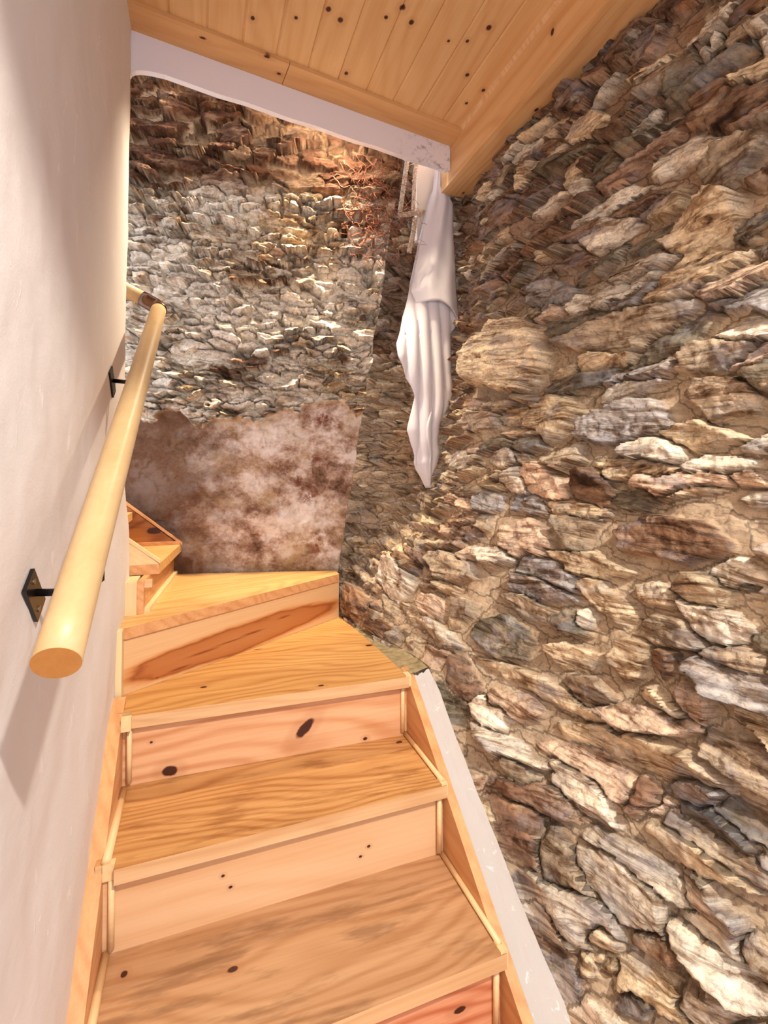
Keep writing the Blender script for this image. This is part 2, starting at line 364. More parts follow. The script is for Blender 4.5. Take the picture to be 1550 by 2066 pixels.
TONE = {'p': (216, 198, 168), 'y': (212, 190, 156), 'w': (218, 206, 186), 'g': (172, 154, 130), 'b': (158, 152, 148),
        'd': (128, 98, 74), 'o': (214, 186, 160), 'k': (118, 108, 90), 'm': (140, 112, 92), 'n': (122, 88, 62)}
def rubble(U, V, stones, seed, warp=0.010, mortar_c=(190, 164, 134), mh=0.005):
    """stones: (u,v, a1,a2, b1,b2, tone, height). returns height, colour, grain coords, mask"""
    rs = np.random.RandomState(seed)
    nv, nu = U.shape; u0, v0 = U[0, 0], V[0, 0]; du = U[0, 1] - U[0, 0]; dv = V[1, 0] - V[0, 0]
    Uw = U + warp * fbm(U * 14, V * 20, seed + 1, 4, 0.6) * 2; Vw = V + warp * 0.75 * fbm(U * 14, V * 20, seed + 9, 4, 0.6) * 2
    d1 = np.full(U.shape, 9.0); d2 = np.full(U.shape, 9.0); idx = np.full(U.shape, -1)
    PX = np.zeros(U.shape); PY = np.zeros(U.shape)
    for i, s in enumerate(stones):
        u, v, a1, a2, b1, b2 = s[:6]
        det = a1 * b2 - a2 * b1
        if abs(det) < 1e-7: continue
        R = 1.5 * (math.hypot(a1, a2) + math.hypot(b1, b2))
        i0, i1 = max(0, int((u - R - u0) / du)), min(nu, int((u + R - u0) / du) + 1)
        j0, j1 = max(0, int((v - R - v0) / dv)), min(nv, int((v + R - v0) / dv) + 1)
        if i0 >= i1 or j0 >= j1: continue
        x = Uw[j0:j1, i0:i1] - u; y = Vw[j0:j1, i0:i1] - v
        p = (x * b2 - y * b1) / det; q = (-x * a2 + y * a1) / det
        ph = rs.rand() * 6.28
        K = rs.randint(5, 8); d = 0.62 * (np.abs(p) ** 2.4 + np.abs(q) ** 2.4) ** (1 / 2.4)
        for kk in range(K):
            an_ = ph + 6.283 * (kk + rs.uniform(-.3, .3)) / K
            d = np.maximum(d, (p * math.cos(an_) + q * math.sin(an_)) / rs.uniform(.74, 1.0))
        D1 = d1[j0:j1, i0:i1]; D2 = d2[j0:j1, i0:i1]; I = idx[j0:j1, i0:i1]
        m = d < D1
        D2[:] = np.where(m, D1, np.minimum(D2, d)); D1[:] = np.where(m, d, D1); I[m] = i
        PX[j0:j1, i0:i1][m] = p[m]; PY[j0:j1, i0:i1][m] = q[m]
    n = len(stones)
    hh = np.array([s[7] for s in stones]); tx = rs.uniform(-.5, .5, n); ty = rs.uniform(-1.0, .25, n); cr = rs.uniform(0, 60, n)
    k = np.clip(idx, 0, n - 1)
    edge = np.minimum((1.06 - d1) * 3.4, (d2 - d1) * 3.0)
    edge = edge + 0.22 * fbm(U * 60, V * 60, seed + 30, 3)
    prof = sst(edge, 0.0, 0.62)
    prof = np.where(idx < 0, 0, prof)
    # facets: tilted face and stepped layers along the bedding
    la = fbm(U * 5 + cr[k], V * 38 + PY * 1.5, seed + 40, 4, 0.6)
    steps = np.floor(la * 5) / 5 * 0.6 + la * 0.4
    facet = np.maximum(fbm(U * 12 + cr[k], V * 20, seed + 50, 2) * 1.0, -0.4)
    Hs = 1.25 * hh[k] * (1 + tx[k] * PX + ty[k] * PY) + 0.014 * steps + 0.012 * facet
    base = mh * fbm(U * 16, V * 16, seed + 60, 5, 0.6) * 2.2 - 0.003
    Hm = base + prof * np.maximum(Hs, 0.004)
    Hm += 0.0035 * fbm(U * 90, V * 110, seed + 70, 3, 0.6) * (0.4 + prof)
    cols = np.array([s2l(TONE[s[6]]) for s in stones]); jit = rs.uniform(0.82, 1.16, (n, 1)); cols = np.clip(cols * jit, 0, 1)
    mc = np.array(s2l(mortar_c)) * (1 - (.42 * sst(V, 1.55, 1.95) * (1 if seed == 5 else 0))[..., None] * np.array([.8, 1.0, 1.05]))  # upper mortar browner: partly its own tone, partly painted lintel shade
    mv = (1 + 0.35 * fbm(U * 7, V * 7, seed + 80, 4))[..., None]
    dust = (0.30 * sst(fbm(U * 20, V * 26, seed + 90, 4), -0.05, 0.5))[..., None]
    cc = cols[k] * (1 - dust) + mc * dust
    pm = sst(edge, 0.02, 0.30)[..., None] * (idx >= 0)[..., None]
    C = cc * pm + mc * mv * (1 - pm)
    ct = rs.uniform(-.5, .5, n)
    gu = U * 6 + cr[k]; gv = (V + U * 0.25 * ct[k]) * 34 + cr[k] * 3
    G = np.stack([gu, gv, cr[k]], -1)
    return Hm, C, G, pm[..., 0], prof
def fill(stones, u0, u1, v0, v1, seed, size, tones, hrange=(0.01, 0.035)):
    """courses of random stones wherever none of the given ones lies"""
    rs = random.Random(seed); out = list(stones); v = v0
    fixed = list(stones)
    while v < v1:
        h = 0
        u = u0 + rs.uniform(-.1, 0)
        row = size(0.5 * (u0 + u1), v) * rs.uniform(.7, 1.2)
        while u < u1:
            sz = size(u, v); b = sz * rs.uniform(.26, .5); a = sz * rs.uniform(.6, 1.7)
            cu = u + a; cv = v + rs.uniform(-.25, .25) * sz
            free = True
            for s in fixed:
                x, y = cu - s[0], cv - s[1]; det = s[2] * s[5] - s[3] * s[4]
                if abs(det) < 1e-7: continue
                p = (x * s[5] - y * s[4]) / det; q = (-x * s[3] + y * s[2]) / det
                if p * p + q * q < 1.1: free = False; break
            if free and rs.random() < .97:
                an = rs.gauss(0, .16)
                out.append((cu, cv, a * math.cos(an), a * math.sin(an), -b * math.sin(an), b * math.cos(an), rs.choice(tones(cu, cv)), rs.uniform(*hrange) * (0.6 + sz * 8)))
            u += a * 1.68
        v += row * 0.68
    return out
def grid_mesh(name, P, attrs, mat):
    nv, nu = P.shape[:2]
    me = bpy.data.meshes.new(name)
    me.vertices.add(nv * nu); me.vertices.foreach_set('co', P.reshape(-1).astype(np.float32))
    i = np.arange(nv * nu).reshape(nv, nu)
    q = np.stack([i[:-1, :-1], i[:-1, 1:], i[1:, 1:], i[1:, :-1]], -1).reshape(-1, 4)
    if attrs.get('keep') is not None:
        kp = attrs['keep']; kf = (kp[:-1, :-1] & kp[1:, 1:] & kp[:-1, 1:] & kp[1:, :-1]).reshape(-1); q = q[kf]
    nf = len(q)
    me.loops.add(nf * 4); me.loops.foreach_set('vertex_index', q.reshape(-1).astype(np.int32))
    me.polygons.add(nf); me.polygons.foreach_set('loop_start', (np.arange(nf) * 4).astype(np.int32))
    me.polygons.foreach_set('loop_total', np.full(nf, 4, np.int32))
    me.update(calc_edges=True)
    for k, a in attrs.items():
        if k == 'keep': continue
        if a.ndim == 3 and k == 'stone_colour':
            at = me.attributes.new(k, 'FLOAT_COLOR', 'POINT')
            at.data.foreach_set('color', np.concatenate([a, np.ones(a.shape[:2] + (1,))], -1).reshape(-1).astype(np.float32))
        elif a.ndim == 3:
            at = me.attributes.new(k, 'FLOAT_VECTOR', 'POINT'); at.data.foreach_set('vector', a.reshape(-1).astype(np.float32))
        else:
            at = me.attributes.new(k, 'FLOAT', 'POINT'); at.data.foreach_set('value', a.reshape(-1).astype(np.float32))
    return link(name, me, mat, None, smooth=True)
def normals(P):
    du = np.gradient(P, axis=1); dv = np.gradient(P, axis=0)
    n = np.cross(du, dv); n /= np.linalg.norm(n, axis=-1, keepdims=True) + 1e-9
    return n

# ------------------------------------------------------------------ right stone wall
def Xw(Y, Z):
    zf = np.minimum(.112 + .79 * (Y - .212), .56); s = np.maximum(Z - zf, 0)
    x = .82 - .09 * sst(Y, .8, 1.35) + .27 * (1 - np.exp(-s / .35)) + .11 * s
    x = x + .13 * sst(Y, .9, 1.4) * sst(s, .12, .5)
    return x - .95 * np.maximum(Y - 1.55, 0)
STONES = '''0.841 1.576 -0.199 0.055 -0.118 -0.12 p
0.373 1.541 -0.199 0.016 -0.029 -0.064 g
0.19 1.719 -0.133 0.034 -0.026 -0.05 y
0.458 1.846 -0.118 0.014 -0.022 -0.037 w
0.144 1.427 -0.114 0.002 -0.01 -0.041 g
0.416 1.468 -0.115 -0.002 -0.007 -0.022 y
0.351 1.382 -0.074 0.014 -0.014 -0.029 w
0.602 1.331 -0.064 0.064 -0.07 -0.048 y
0.354 1.294 -0.146 0.016 -0.016 -0.05 b
0.112 1.332 -0.095 -0.004 -0.008 -0.05 g
0.176 1.247 -0.098 0.008 -0.007 -0.032 y
1.059 1.209 -0.177 -0.01 -0.012 -0.042 w
0.775 1.21 -0.076 0.008 -0.019 -0.036 w
0.676 1.202 -0.037 -0.001 -0.006 -0.025 g
0.936 1.343 -0.155 0.001 -0.019 -0.038 w
0.587 1.133 -0.074 0.012 -0.024 -0.055 o
0.423 1.12 -0.081 -0.01 0.003 -0.055 d
0.686 1.118 -0.051 0.001 -0.009 -0.034 w
0.455 1.004 -0.073 0.002 -0.006 -0.05 g
0.634 0.958 -0.115 -0.01 0.001 -0.057 o
0.214 1.016 -0.161 0.011 -0.004 -0.058 d
0.396 0.921 -0.128 -0.003 0.002 -0.035 y
0.55 0.837 -0.117 -0.003 0.001 -0.04 b
0.332 0.844 -0.099 -0.038 0.014 -0.027 y
0.226 0.887 -0.054 -0.012 0.009 -0.027 y
0.122 0.914 -0.07 0.009 -0.001 -0.036 y
0.08 0.858 -0.087 -0.011 0.007 -0.032 w
0.549 0.774 -0.12 -0.021 0.007 -0.026 g
0.598 0.688 -0.102 -0.02 0.012 -0.052 k
0.38 0.788 -0.035 0.015 -0.009 -0.02 w
0.389 0.69 -0.072 0.005 0.002 -0.031 y
0.25 0.73 -0.047 -0.01 0.018 -0.049 y
0.174 0.746 -0.022 -0.017 0.021 -0.027 d
0.457 0.602 -0.244 -0.025 0.003 -0.022 y
0.327 0.629 -0.079 -0.009 0.009 -0.032 g
0.175 0.669 -0.055 -0.014 0.007 -0.018 y
0.048 0.802 -0.06 0.01 0 -0.023 g
0.104 0.692 -0.038 -0.017 0.012 -0.023 o
0.035 0.94 -0.025 0.003 -0.001 -0.009 k
0.174 1.119 -0.085 0.019 -0.003 -0.013 y
0.3 1.177 -0.12 -0.001 -0.003 -0.027 y
0.12 1.183 -0.091 0.004 -0.003 -0.021 w
0.06 1.151 -0.04 -0.003 -0 -0.02 o
0.21 0.553 -0.214 0.025 0.003 -0.035 y
0.43 0.407 -0.058 -0.027 0.014 -0.027 g
0.387 0.32 -0.1 -0.06 0.024 -0.033 m
0.279 0.301 -0.055 -0.045 0.026 -0.028 g
0.288 0.426 -0.088 -0.031 0.021 -0.043 w
0.172 0.48 -0.037 -0.01 0.018 -0.039 m
0.08 0.528 -0.061 0.009 0.005 -0.027 b
0.16 0.313 -0.11 -0.024 0.017 -0.043 w
0.025 0.362 -0.067 -0.028 0.018 -0.035 w
0.064 0.428 -0.095 -0 0.007 -0.028 y
0.041 0.487 -0.08 0 0.006 -0.025 k
0.265 0.202 -0.077 -0.037 0.018 -0.031 w
0.003 0.233 -0.068 0.02 0.004 -0.034 w
0.212 0.135 -0.062 -0.031 0.016 -0.025 b
0.139 0.193 -0.034 -0.006 0.01 -0.026 y
0.085 0.168 -0.03 -0.004 0.009 -0.028 b
0.093 0.269 -0.048 -0.005 0.008 -0.024 d
0.172 0.228 -0.044 -0.003 0.005 -0.021 y
0.377 2.333 -0.049 0.032 -0.03 -0.043 m
0.569 2.226 -0.093 0.007 -0.036 -0.054 y
0.355 2.124 -0.057 0.025 -0.014 -0.021 w
0.13 1.858 -0.08 0.017 -0.024 -0.047 g
0.124 2.166 -0.05 0.018 -0.025 -0.047 g
0.572 2.046 -0.034 0.016 -0.016 -0.019 w
0.862 2.242 -0.064 0.034 -0.023 -0.023 y
0.277 2.175 -0.073 0.038 -0.012 -0.019 k
0.643 1.727 -0.112 0.005 -0.028 -0.046 b
0.948 2.145 -0.072 0.025 -0.047 -0.046 m
1.185 0.743 -0.134 0 -0.028 -0.056 w
0.899 0.833 -0.154 -0.013 0.005 -0.049 g
0.766 0.724 -0.046 -0.026 0.038 -0.035 g
0.898 0.7 -0.076 -0.011 0.014 -0.034 o
1.352 0.614 -0.133 0.02 -0.071 -0.05 d
1.301 1.025 -0.134 0.009 -0.062 -0.047 g
1.441 0.84 -0.12 -0 -0.029 -0.024 y
0.803 1.063 -0.075 0.024 -0.033 -0.032 b
0.66 0.552 -0.079 -0.038 0.016 -0.03 m
0.548 0.502 -0.075 -0.022 0.01 -0.031 w'''
hand = []
for ln in STONES.strip().split('\n'):
    f = ln.split(); v = [float(a) for a in f[:6]]
    u_, v_ = v[0], v[1]
    sz = math.hypot(v[4], v[5])
    hand.append((u_, v_, v[2] * .97, v[3] * .97, v[4] * 1.08, v[5] * 1.08, f[6], 0.020 + 0.30 * sz))
def size_r(u, v):
    s = .058 + .035 * (1 - sst(np.array(u), .2, 1.1)); s -= .018 * sst(np.array(u), 1.0, 1.4)
    return float(s)
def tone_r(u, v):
    if v > 1.75: return 'gnmmdynwmkd'  # browner tones up here paint in the lintel's shadow
    if u > 1.5: return 'yygpyg'  # paler tones, light painted into the far recess
    if u > 1.05: return 'ggmygdn'
    return 'gyywbgmowk'
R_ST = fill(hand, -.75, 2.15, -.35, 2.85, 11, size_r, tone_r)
du = 0.0045
nu = int((2.15 + .75) / du); nv = int((2.85 + .35) / du)
U, V = np.meshgrid(np.linspace(-.75, 2.15, nu), np.linspace(-.35, 2.85, nv))
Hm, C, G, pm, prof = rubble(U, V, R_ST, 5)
P = np.stack([Xw(U, V), U, V], -1)
N = normals(P)
N = N * np.where(N[..., :1] > 0, -1, 1)
Sf = V - np.minimum(.112 + .79 * (U - .212), .56)
ff = np.where(U < .9, sst(Sf, .015, .10), 1.0)
Hm = Hm * (1 + 1.0 * sst(U, 1.45, 1.7)); C = C * (1 + .45 * sst(U, 1.4, 1.6))[..., None]  # colour lifted at the far end to paint light into the shaded recess
P = P + N * ((Hm + 0.018 * fbm(U * 3.2, V * 4, 77, 3)) * ff - .012 * (1 - ff))[..., None]
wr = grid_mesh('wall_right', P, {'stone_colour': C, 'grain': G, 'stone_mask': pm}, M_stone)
tag(wr, 'rough slate and mortar rubble wall rising on the right of the stairs', kind='structure')

# ------------------------------------------------------------------ back wall
def Yb(x): return 1.459 + .2477 * (.72 - x)
nu = int(1.75 / .004); nv = int(2.6 / .004)
U, V = np.meshgrid(np.linspace(-.70, 1.05, nu), np.linspace(.55, 3.15, nv))
hb = [(.50, 2.245, .17, -.02, .01, .045, 'y', .03), (.55, 2.43, .15, -.02, .01, .035, 'g', .03), (.46, 2.12, .045, -.01, .005, .02, 'o', .02), (-.02, 2.62, .13, 0, .01, .05, 'n', .04),
      (.02, 2.48, .20, -.04, .02, .04, 'n', .04), (.28, 2.60, .08, 0, 0, .06, 'm', .04), (.25, 2.40, .11, -.02, 0, .045, 'm', .04), (.10, 1.70, .12, 0, .01, .035, 'g', .03),
      (.62, 1.98, .11, -.03, .02, .04, 'w', .035), (.68, 1.82, .10, -.03, .02, .035, 'w', .035), (.30, 1.66, .15, -.02, .01, .03, 'm', .03), (.78, 2.02, .08, -.02, 0, .04, 'g', .03)]
def size_b(u, v): return .050 + .016 * float(sst(np.array(v), 2.25, 2.45))
def tone_b(u, v):
    if v > 2.36: return 'nnmdnmg'
    return 'wwwgpymwd'
B_ST = fill(hb, -.70, 1.05, 1.25, 3.15, 23, size_b, tone_b, (.016, .050))
Hm, C, G, pm, prof = rubble(U, V, B_ST, 41, warp=.013, mortar_c=(222, 206, 180), mh=.008)
# limewash remains over the middle stones
lime = sst(fbm(U * 6, V * 7, 61, 5, .6), -.20, .12) * sst(V, 2.42, 2.30) * .80
C = C * (1 - lime[..., None]) + np.array(s2l((250, 240, 222))) * lime[..., None]
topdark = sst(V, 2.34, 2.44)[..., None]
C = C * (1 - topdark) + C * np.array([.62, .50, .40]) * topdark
# deep sockets where stones have dropped out
for (x, z, rx, rz, dp) in ((.0, 1.71, .045, .03, .09), (.33, 1.675, .045, .022, .08), (.02, 1.60, .02, .02, .05), (.14, 2.64, .03, .05, .07), (.86, 1.86, .03, .035, .07), (.84, 2.03, .025, .05, .06),
                           (.30, 1.88, .02, .012, .05), (.42, 1.95, .018, .01, .05), (-.08, 2.05, .02, .015, .05), (.62, 2.12, .02, .01, .04), (.18, 1.80, .03, .01, .05), (.48, 2.30, .008, .05, .04), (.56, 1.79, .02, .01, .05), (.70, 2.62, .09, .05, .05)):
    e = np.sqrt(((U - x) / rx) ** 2 + ((V - z) / rz) ** 2) + .5 * fbm(U * 30, V * 30, 17, 3)
    Hm = Hm - dp * sst(e, 1.15, .75)
rp = np.random.RandomState(8)
for _ in range(150):
    x, z = rp.uniform(-.3, .95), rp.uniform(1.42, 2.36); rx, rz = rp.uniform(.010, .032), rp.uniform(.004, .011); a_ = -.35 + rp.normal() * .25
    m = (np.abs(U - x) < .08) & (np.abs(V - z) < .06)
    uu, vv = U[m] - x, V[m] - z
    e = np.sqrt(((uu * math.cos(a_) + vv * math.sin(a_)) / rx) ** 2 + ((-uu * math.sin(a_) + vv * math.cos(a_)) / rz) ** 2) + .6 * fbm(U[m] * 40, V[m] * 40, 17, 2)
    Hm[m] -= rp.uniform(.03, .075) * sst(e, 1.2, .6)
# smooth plaster coat below with a broken scalloped upper edge
bz = 1.36 + .055 * np.abs(np.sin(U * 15 + 1.0 + fbm(U * 5, U * 0, 12, 3))) + .06 * fbm(U * 7, V * 5, 91, 4, .6) + .05 * sst(U, .35, .7)
pl = sst(bz - V, -.004, .006)
lip = np.exp(-((V - bz - .006) / .010) ** 2)
Hp = -.006 + .008 * fbm(U * 6, V * 6, 93, 4) - .006 * sst(fbm(U * 18, V * 18, 95, 4), .1, .3)
Hm = Hm * (1 - pl) + Hp * pl + .007 * lip
P = np.stack([U, Yb(U), V], -1)
nrm = np.array([-.2404, -.9707, 0])
edge = .72 + .148 * (V - .741) + .012 * fbm(V * 9, V * 9, 97, 4)
P = P + nrm * (Hm + .012 * fbm(U * 3, V * 3, 99, 3))[..., None]
# the wall turns away from view at its ragged right edge
over = np.maximum(U - edge, 0)
P[..., 0] -= over * .97; P[..., 1] += over * 1.0
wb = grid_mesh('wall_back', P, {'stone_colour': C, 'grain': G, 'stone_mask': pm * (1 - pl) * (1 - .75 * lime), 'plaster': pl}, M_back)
tag(wb, 'old rubble wall with lime wash above and stained peeling plaster below', kind='structure')

# ------------------------------------------------------------------ left plaster wall
def left_wall():
    ys = np.concatenate([np.linspace(-1.9, -.1, 16), np.linspace(0, 1.14, 90)]); zs = np.linspace(0, 2.75, 190)
    Y, Z = np.meshgrid(ys, zs)
    endY = 1.118 + .030 * sst(Z, 1.5, 2.6) - .035 * np.exp(-((Z - 1.25) / .22) ** 2) + .004 * fbm(Z * 8, Z * 3, 5, 3)
    Y = np.where(Y > 0, Y * endY / 1.14, Y)
    X = -.07 + .004 * fbm(Y * 4, Z * 4, 31, 4) + .0018 * fbm(Y * 18, Z * 14, 32, 3)
    X = X - .012 * sst(Y, endY - .012, endY) + .016 * (1 - sst(Z - .79 * Y, .05, .40))
    me = bpy.data.meshes.new('wall_left')
    P = np.stack([X, Y, Z], -1)
    # rounded return at the free end
    n = P.shape[1]; cols = [P]
    last = P[:, -1:, :]
    for dx, dy in ((-.02, .004), (-.06, .004), (-.16, .0)):
        q = last.copy(); q[..., 0] += dx; q[..., 1] += dy; cols.append(q)
    q = cols[-1].copy(); q[..., 1] = -1.9; cols.append(q)
    return np.concatenate(cols, 1)
wl = grid_mesh('wall_left', left_wall(), {}, M_plaster)
tag(wl, 'off-white trowelled plaster wall carrying the handrail', kind='structure')

# ------------------------------------------------------------------ floor, ceiling, beam, boxing
bm = bmesh.new(); box(bm, -.25, 1.6, -1.9, .40, -.05, 0); fl = finish('floor', bm, M_floor); tag(fl, 'timber floor at the stair foot', kind='structure')
CZ = 2.63
bm = bmesh.new()
xs = [-.30 + .1155 * i for i in range(14)]
for i, x in enumerate(xs):
    x1 = min(x + .1155, 1.20)
    if x >= 1.19: break
    # v-jointed boards, slightly skewed, each with chamfered edges
    g = .005
    prof_ = [(x, CZ + .005), (x + g, CZ), (x1 - g, CZ), (x1, CZ + .005), (x1, CZ + .02), (x, CZ + .02)]
    prism(bm, [(a, -.85, b) for a, b in prof_], (0.0, 2.06, 0))
ce = finish('ceiling', bm, M_ceil); tag(ce, 'knotty pine tongue and groove boards overhead', kind='structure')
ca = .117; dx, dy = math.cos(ca), math.sin(ca)
def bl(s, o, z): return (-.07 + dx * s - dy * o, 1.150 + dy * s + dx * o, z)   # along / across the beam
bm = bmesh.new()
for s0, s1 in ((-.10, .50), (.5025, 1.262)):
    prism(bm, [bl(s0, -.105, CZ - .012), bl(s1, -.105, CZ - .012), bl(s1, .0, CZ - .012), bl(s0, .0, CZ - .012)], (0, 0, .02))
tb = finish('trim_1', bm, M_ceilborder, bevel=.002); tag(tb, 'flat pine border board between ceiling boards and white beam', kind='structure')
bm = bmesh.new()
pts = [bl(-.15, 0, CZ + .01), bl(1.262, 0, CZ + .01), bl(1.262, 0, 2.512)]
for i in range(14): pts.append(bl(1.24 - i * .0875, 0, 2.505 + .0025 * math.sin(i * 2.1)))
for a in np.linspace(0, 1, 7)[1:]: pts.append(bl(.10 - .10 * math.sin(a * 1.57), 0, 2.505 - .035 * (1 - math.cos(a * 1.57))))
pts += [bl(-.15, 0, 2.46)]
prism(bm, pts, (-dy * .022, dx * .022, 0))
be = finish('trim_2', bm, M_beam, bevel=.004); tag(be, 'white painted beam across the stair opening, scuffed at its right end', kind='structure')
bm = bmesh.new()
prism(bm, [(1.185, -.85, CZ + .01), (1.185, -.85, 2.457), (1.205, -.85, 2.455), (1.322, -.85, 2.457), (1.345, -.85, 2.462), (1.345, -.85, 2.70), (1.185, -.85, 2.70)], (0, 2.235, 0))
bx = finish('trim_3', bm, M_boxp, bevel=.0015); tag(bx, 'pine boxing running along the ceiling beside the stone wall', kind='structure')
bm = bmesh.new()
prism(bm, [(1.172, -.85, CZ - .001), (1.185, -.85, CZ - .010), (1.1875, -.85, CZ + .004), (1.172, -.85, CZ + .004)], (0, 2.13, 0))
bd = finish('trim_4', bm, M_nosing); tag(bd, 'thin pale bead where ceiling boards meet the pine boxing', kind='structure')
# grooves on the boxing faces
bm = bmesh.new()
prism(bm, [(1.345, -.85, 2.462), (1.36, -.85, 2.468), (1.40, -.85, 2.60), (1.345, -.85, 2.70)], (0, 2.20, 0))
bb = finish('trim_5', bm, M_white); tag(bb, 'thin white filler strip between boxing and stone wall', kind='structure')
# lintel over the room opening behind the viewer
bm = bmesh.new(); box(bm, -.25, 1.75, -.95, -.82, 2.28, 2.75); li = finish('wall_front', bm, M_white); tag(li, 'painted lintel wall over the opening behind', kind='structure')
bm = bmesh.new()  # unseen ledge added to keep lamp light off the upper back wall
prism(bm, [(.22, Yb(.22) + .02, 2.76), (1.02, Yb(1.02) + .02, 2.76), (1.02, Yb(1.02) - .085, 2.76), (.22, Yb(.22) - .085, 2.76)], (0, 0, .06))
lj = finish('shade_ledge', bm, M_ceilborder, bevel=.002); tag(lj, 'unseen timber ledge added in the stairwell to shade the upper back wall', kind='structure')
# window reveal beyond the beam
bm = bmesh.new(); box(bm, 1.10, 1.26, 1.47, 1.50, 2.26, 2.95); nv_ = finish('wall_reveal', bm, M_beam2, bevel=.01); tag(nv_, 'white plastered reveal behind the hanging cloth', kind='structure')

# ------------------------------------------------------------------ staircase
Z = [0, .185, .3704, .5556, .741, .871, 1.008]
TH = .0315
stair = empty('staircase', (.36, .27, 0)); tag(stair, 'honey coloured pine staircase winding left between plaster and stone walls', 'staircase')
def tread(pts, z, mat, fr):
    bm = slab(pts, z, z - TH)
    o = finish('tread', bm, mat, stair, bevel=.004)
    o.data.materials.append(fr or mat)
    for p in o.data.polygons:
        if p.normal.y < -.6: p.material_index = 1
    return o
tread([(-.003, .244), (.748, .244), (.748, .545), (-.04, .545), (-.04, .266), (-.003, .266)], Z[1], M_treadlow, M_nosing)
tread([(-.003, .499), (.748, .506), (.748, .80), (-.04, .80), (-.04, .521), (-.003, .521)], Z[2], M_treadmid, M_nosing)
tread([(-.006, .762), (.744, .739), (.733, 1.072), (.716, 1.408), (.70, 1.44), (-.04, .945), (-.04, .784), (-.006, .784)], Z[3], M_tread, M_nosing)
tread([(-.035, .890), (.703, 1.386), (.708, 1.462), (.10, 1.612), (-.2, 1.66), (-.2, .95)], Z[4], M_treadtop, M_stringer)
tread([(.031, 1.122), (.083, 1.60), (-.32, 1.69), (-.32, 1.122)], Z[5], M_treadtop, M_stringer)
tread([(-.098, 1.13), (-.10, 1.64), (-.45, 1.70), (-.45, 1.13)], Z[6], M_treadtop, M_stringer)
def riser(x0, y0, x1, y1, z0, z1, mat, th=.018):
    d = Vector((x1 - x0, y1 - y0, 0)).normalized(); n = Vector((-d.y, d.x, 0)) * th
    bm = prism(bmesh.new(), [(x0, y0, z0), (x1, y1, z0), (x1 + n.x, y1 + n.y, z0), (x0 + n.x, y0 + n.y, z0)], (0, 0, z1 - z0))
    return finish('riser', bm, mat, stair)
riser(-.04, .270, .749, .270, 0, Z[1] - TH, M_riser1)
riser(-.04, .526, .749, .530, Z[1], Z[2] - TH, M_riser2)
riser(-.04, .788, .749, .768, Z[2], Z[3] - TH, M_riser3)
M_riser4 = None
def make_r4():
    """riser with a long red heartwood flame"""
    t = NT('heartwood_riser')
    d = Vector((.738, .496, 0)).normalized(); ang = math.atan2(d.y, d.x)
    p = t.mapping(rot=(0, 0, -ang))
    sep = t.n.new('ShaderNodeSeparateXYZ'); t.l.new(p, sep.inputs[0])
    cx = (.36 * d.x + 1.16 * d.y)
    warp = t.noise(t.mapping(p, scale=(4, 4, 18)), 1.0, 4, 0.6)
    a = t.math('DIVIDE', t.math('SUBTRACT', sep.outputs[0], cx - .04), .56)
    hgt = t.math('SUBTRACT', .608, t.math('MULTIPLY', t.math('SUBTRACT', sep.outputs[0], cx), -.02))
    b = t.math('DIVIDE', t.math('SUBTRACT', sep.outputs[2], hgt), .058)
    r = t.math('ADD', t.math('ADD', t.math('MULTIPLY', a, a), t.math('MULTIPLY', b, b)), t.math('MULTIPLY', t.math('SUBTRACT', warp, .5), .9))
    fine = t.noise(t.mapping(p, scale=(4, 4, 120)), 1.0, 4, 0.6)
    c = t.ramp(r, [(0.0, s2l((182, 120, 70))), (0.40, s2l((172, 104, 56))), (0.52, s2l((136, 68, 34))), (0.64, s2l((200, 136, 80))), (0.82, s2l((220, 176, 124))), (1.0, s2l((222, 182, 132)))])
    c = t.mix(t.math('MULTIPLY', fine, .45), c, col4((178, 108, 54)))
    kn = None
    for (x, z, rx, rz) in ((.17, .600, .05, .004), (.25, .605, .06, .003), (.33, .610, .04, .004), (.10, .575, .03, .004), (.45, .63, .03, .004), (.04, .57, .004, .003)):
        y = .905 + x * .70
        m1 = t.mapping(scale=(1 / rx, 0.001, 1 / rz), loc=(-x / rx, 0, -z / rz))
        q = t.math('SUBTRACT', 1.3, t.math('ADD', t.length(m1), t.math('MULTIPLY', t.math('SUBTRACT', fine, .5), 1.0)), clamp=True)
        kn = q if kn is None else t.math('MAXIMUM', kn, q)
    c = t.mix(t.math('MULTIPLY', kn, .8, clamp=True), c, col4((120, 46, 16)))
    return t.done(c, 0.4, t.bump(fine, .1, .001), .4)
M_riser4 = make_r4()
riser(-.056, .888, .706, 1.400, Z[3], Z[4] - TH, M_riser4)
# upper flight risers, running towards the back wall
bm = prism(bmesh.new(), [(-.004, 1.02, Z[4]), (.053, 1.625, Z[4]), (.035, 1.63, Z[4]), (-.022, 1.02, Z[4])], (0, 0, Z[5] - TH - Z[4])); finish('riser', bm, M_stringer, stair)
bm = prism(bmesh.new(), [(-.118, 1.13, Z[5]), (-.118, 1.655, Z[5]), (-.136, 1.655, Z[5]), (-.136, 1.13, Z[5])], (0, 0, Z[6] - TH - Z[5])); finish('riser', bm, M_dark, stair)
# right closed stringer
def poly_x(name, pts, x0, x1, mat, bev=.002, par=None):
    bm = prism(bmesh.new(), [(x0, y, z) for y, z in pts], (x1 - x0, 0, 0)); return finish(name, bm, mat, par or stair, bevel=bev)
poly_x('stringer', [(.10, .0), (.10, .022), (.427, .281), (.70, .497), (.765, .548), (.83, .552), (.845, .20), (.30, -.04), (.10, -.04)], .748, .772, M_stringer)
# left stringer
poly_x('stringer', [(.08, -.04), (.08, .007), (.30, .181), (.50, .339), (.62, .434), (.76, .544), (.84, .575), (.84, .30), (.40, -.04)], -.056, -.026, M_stringer)
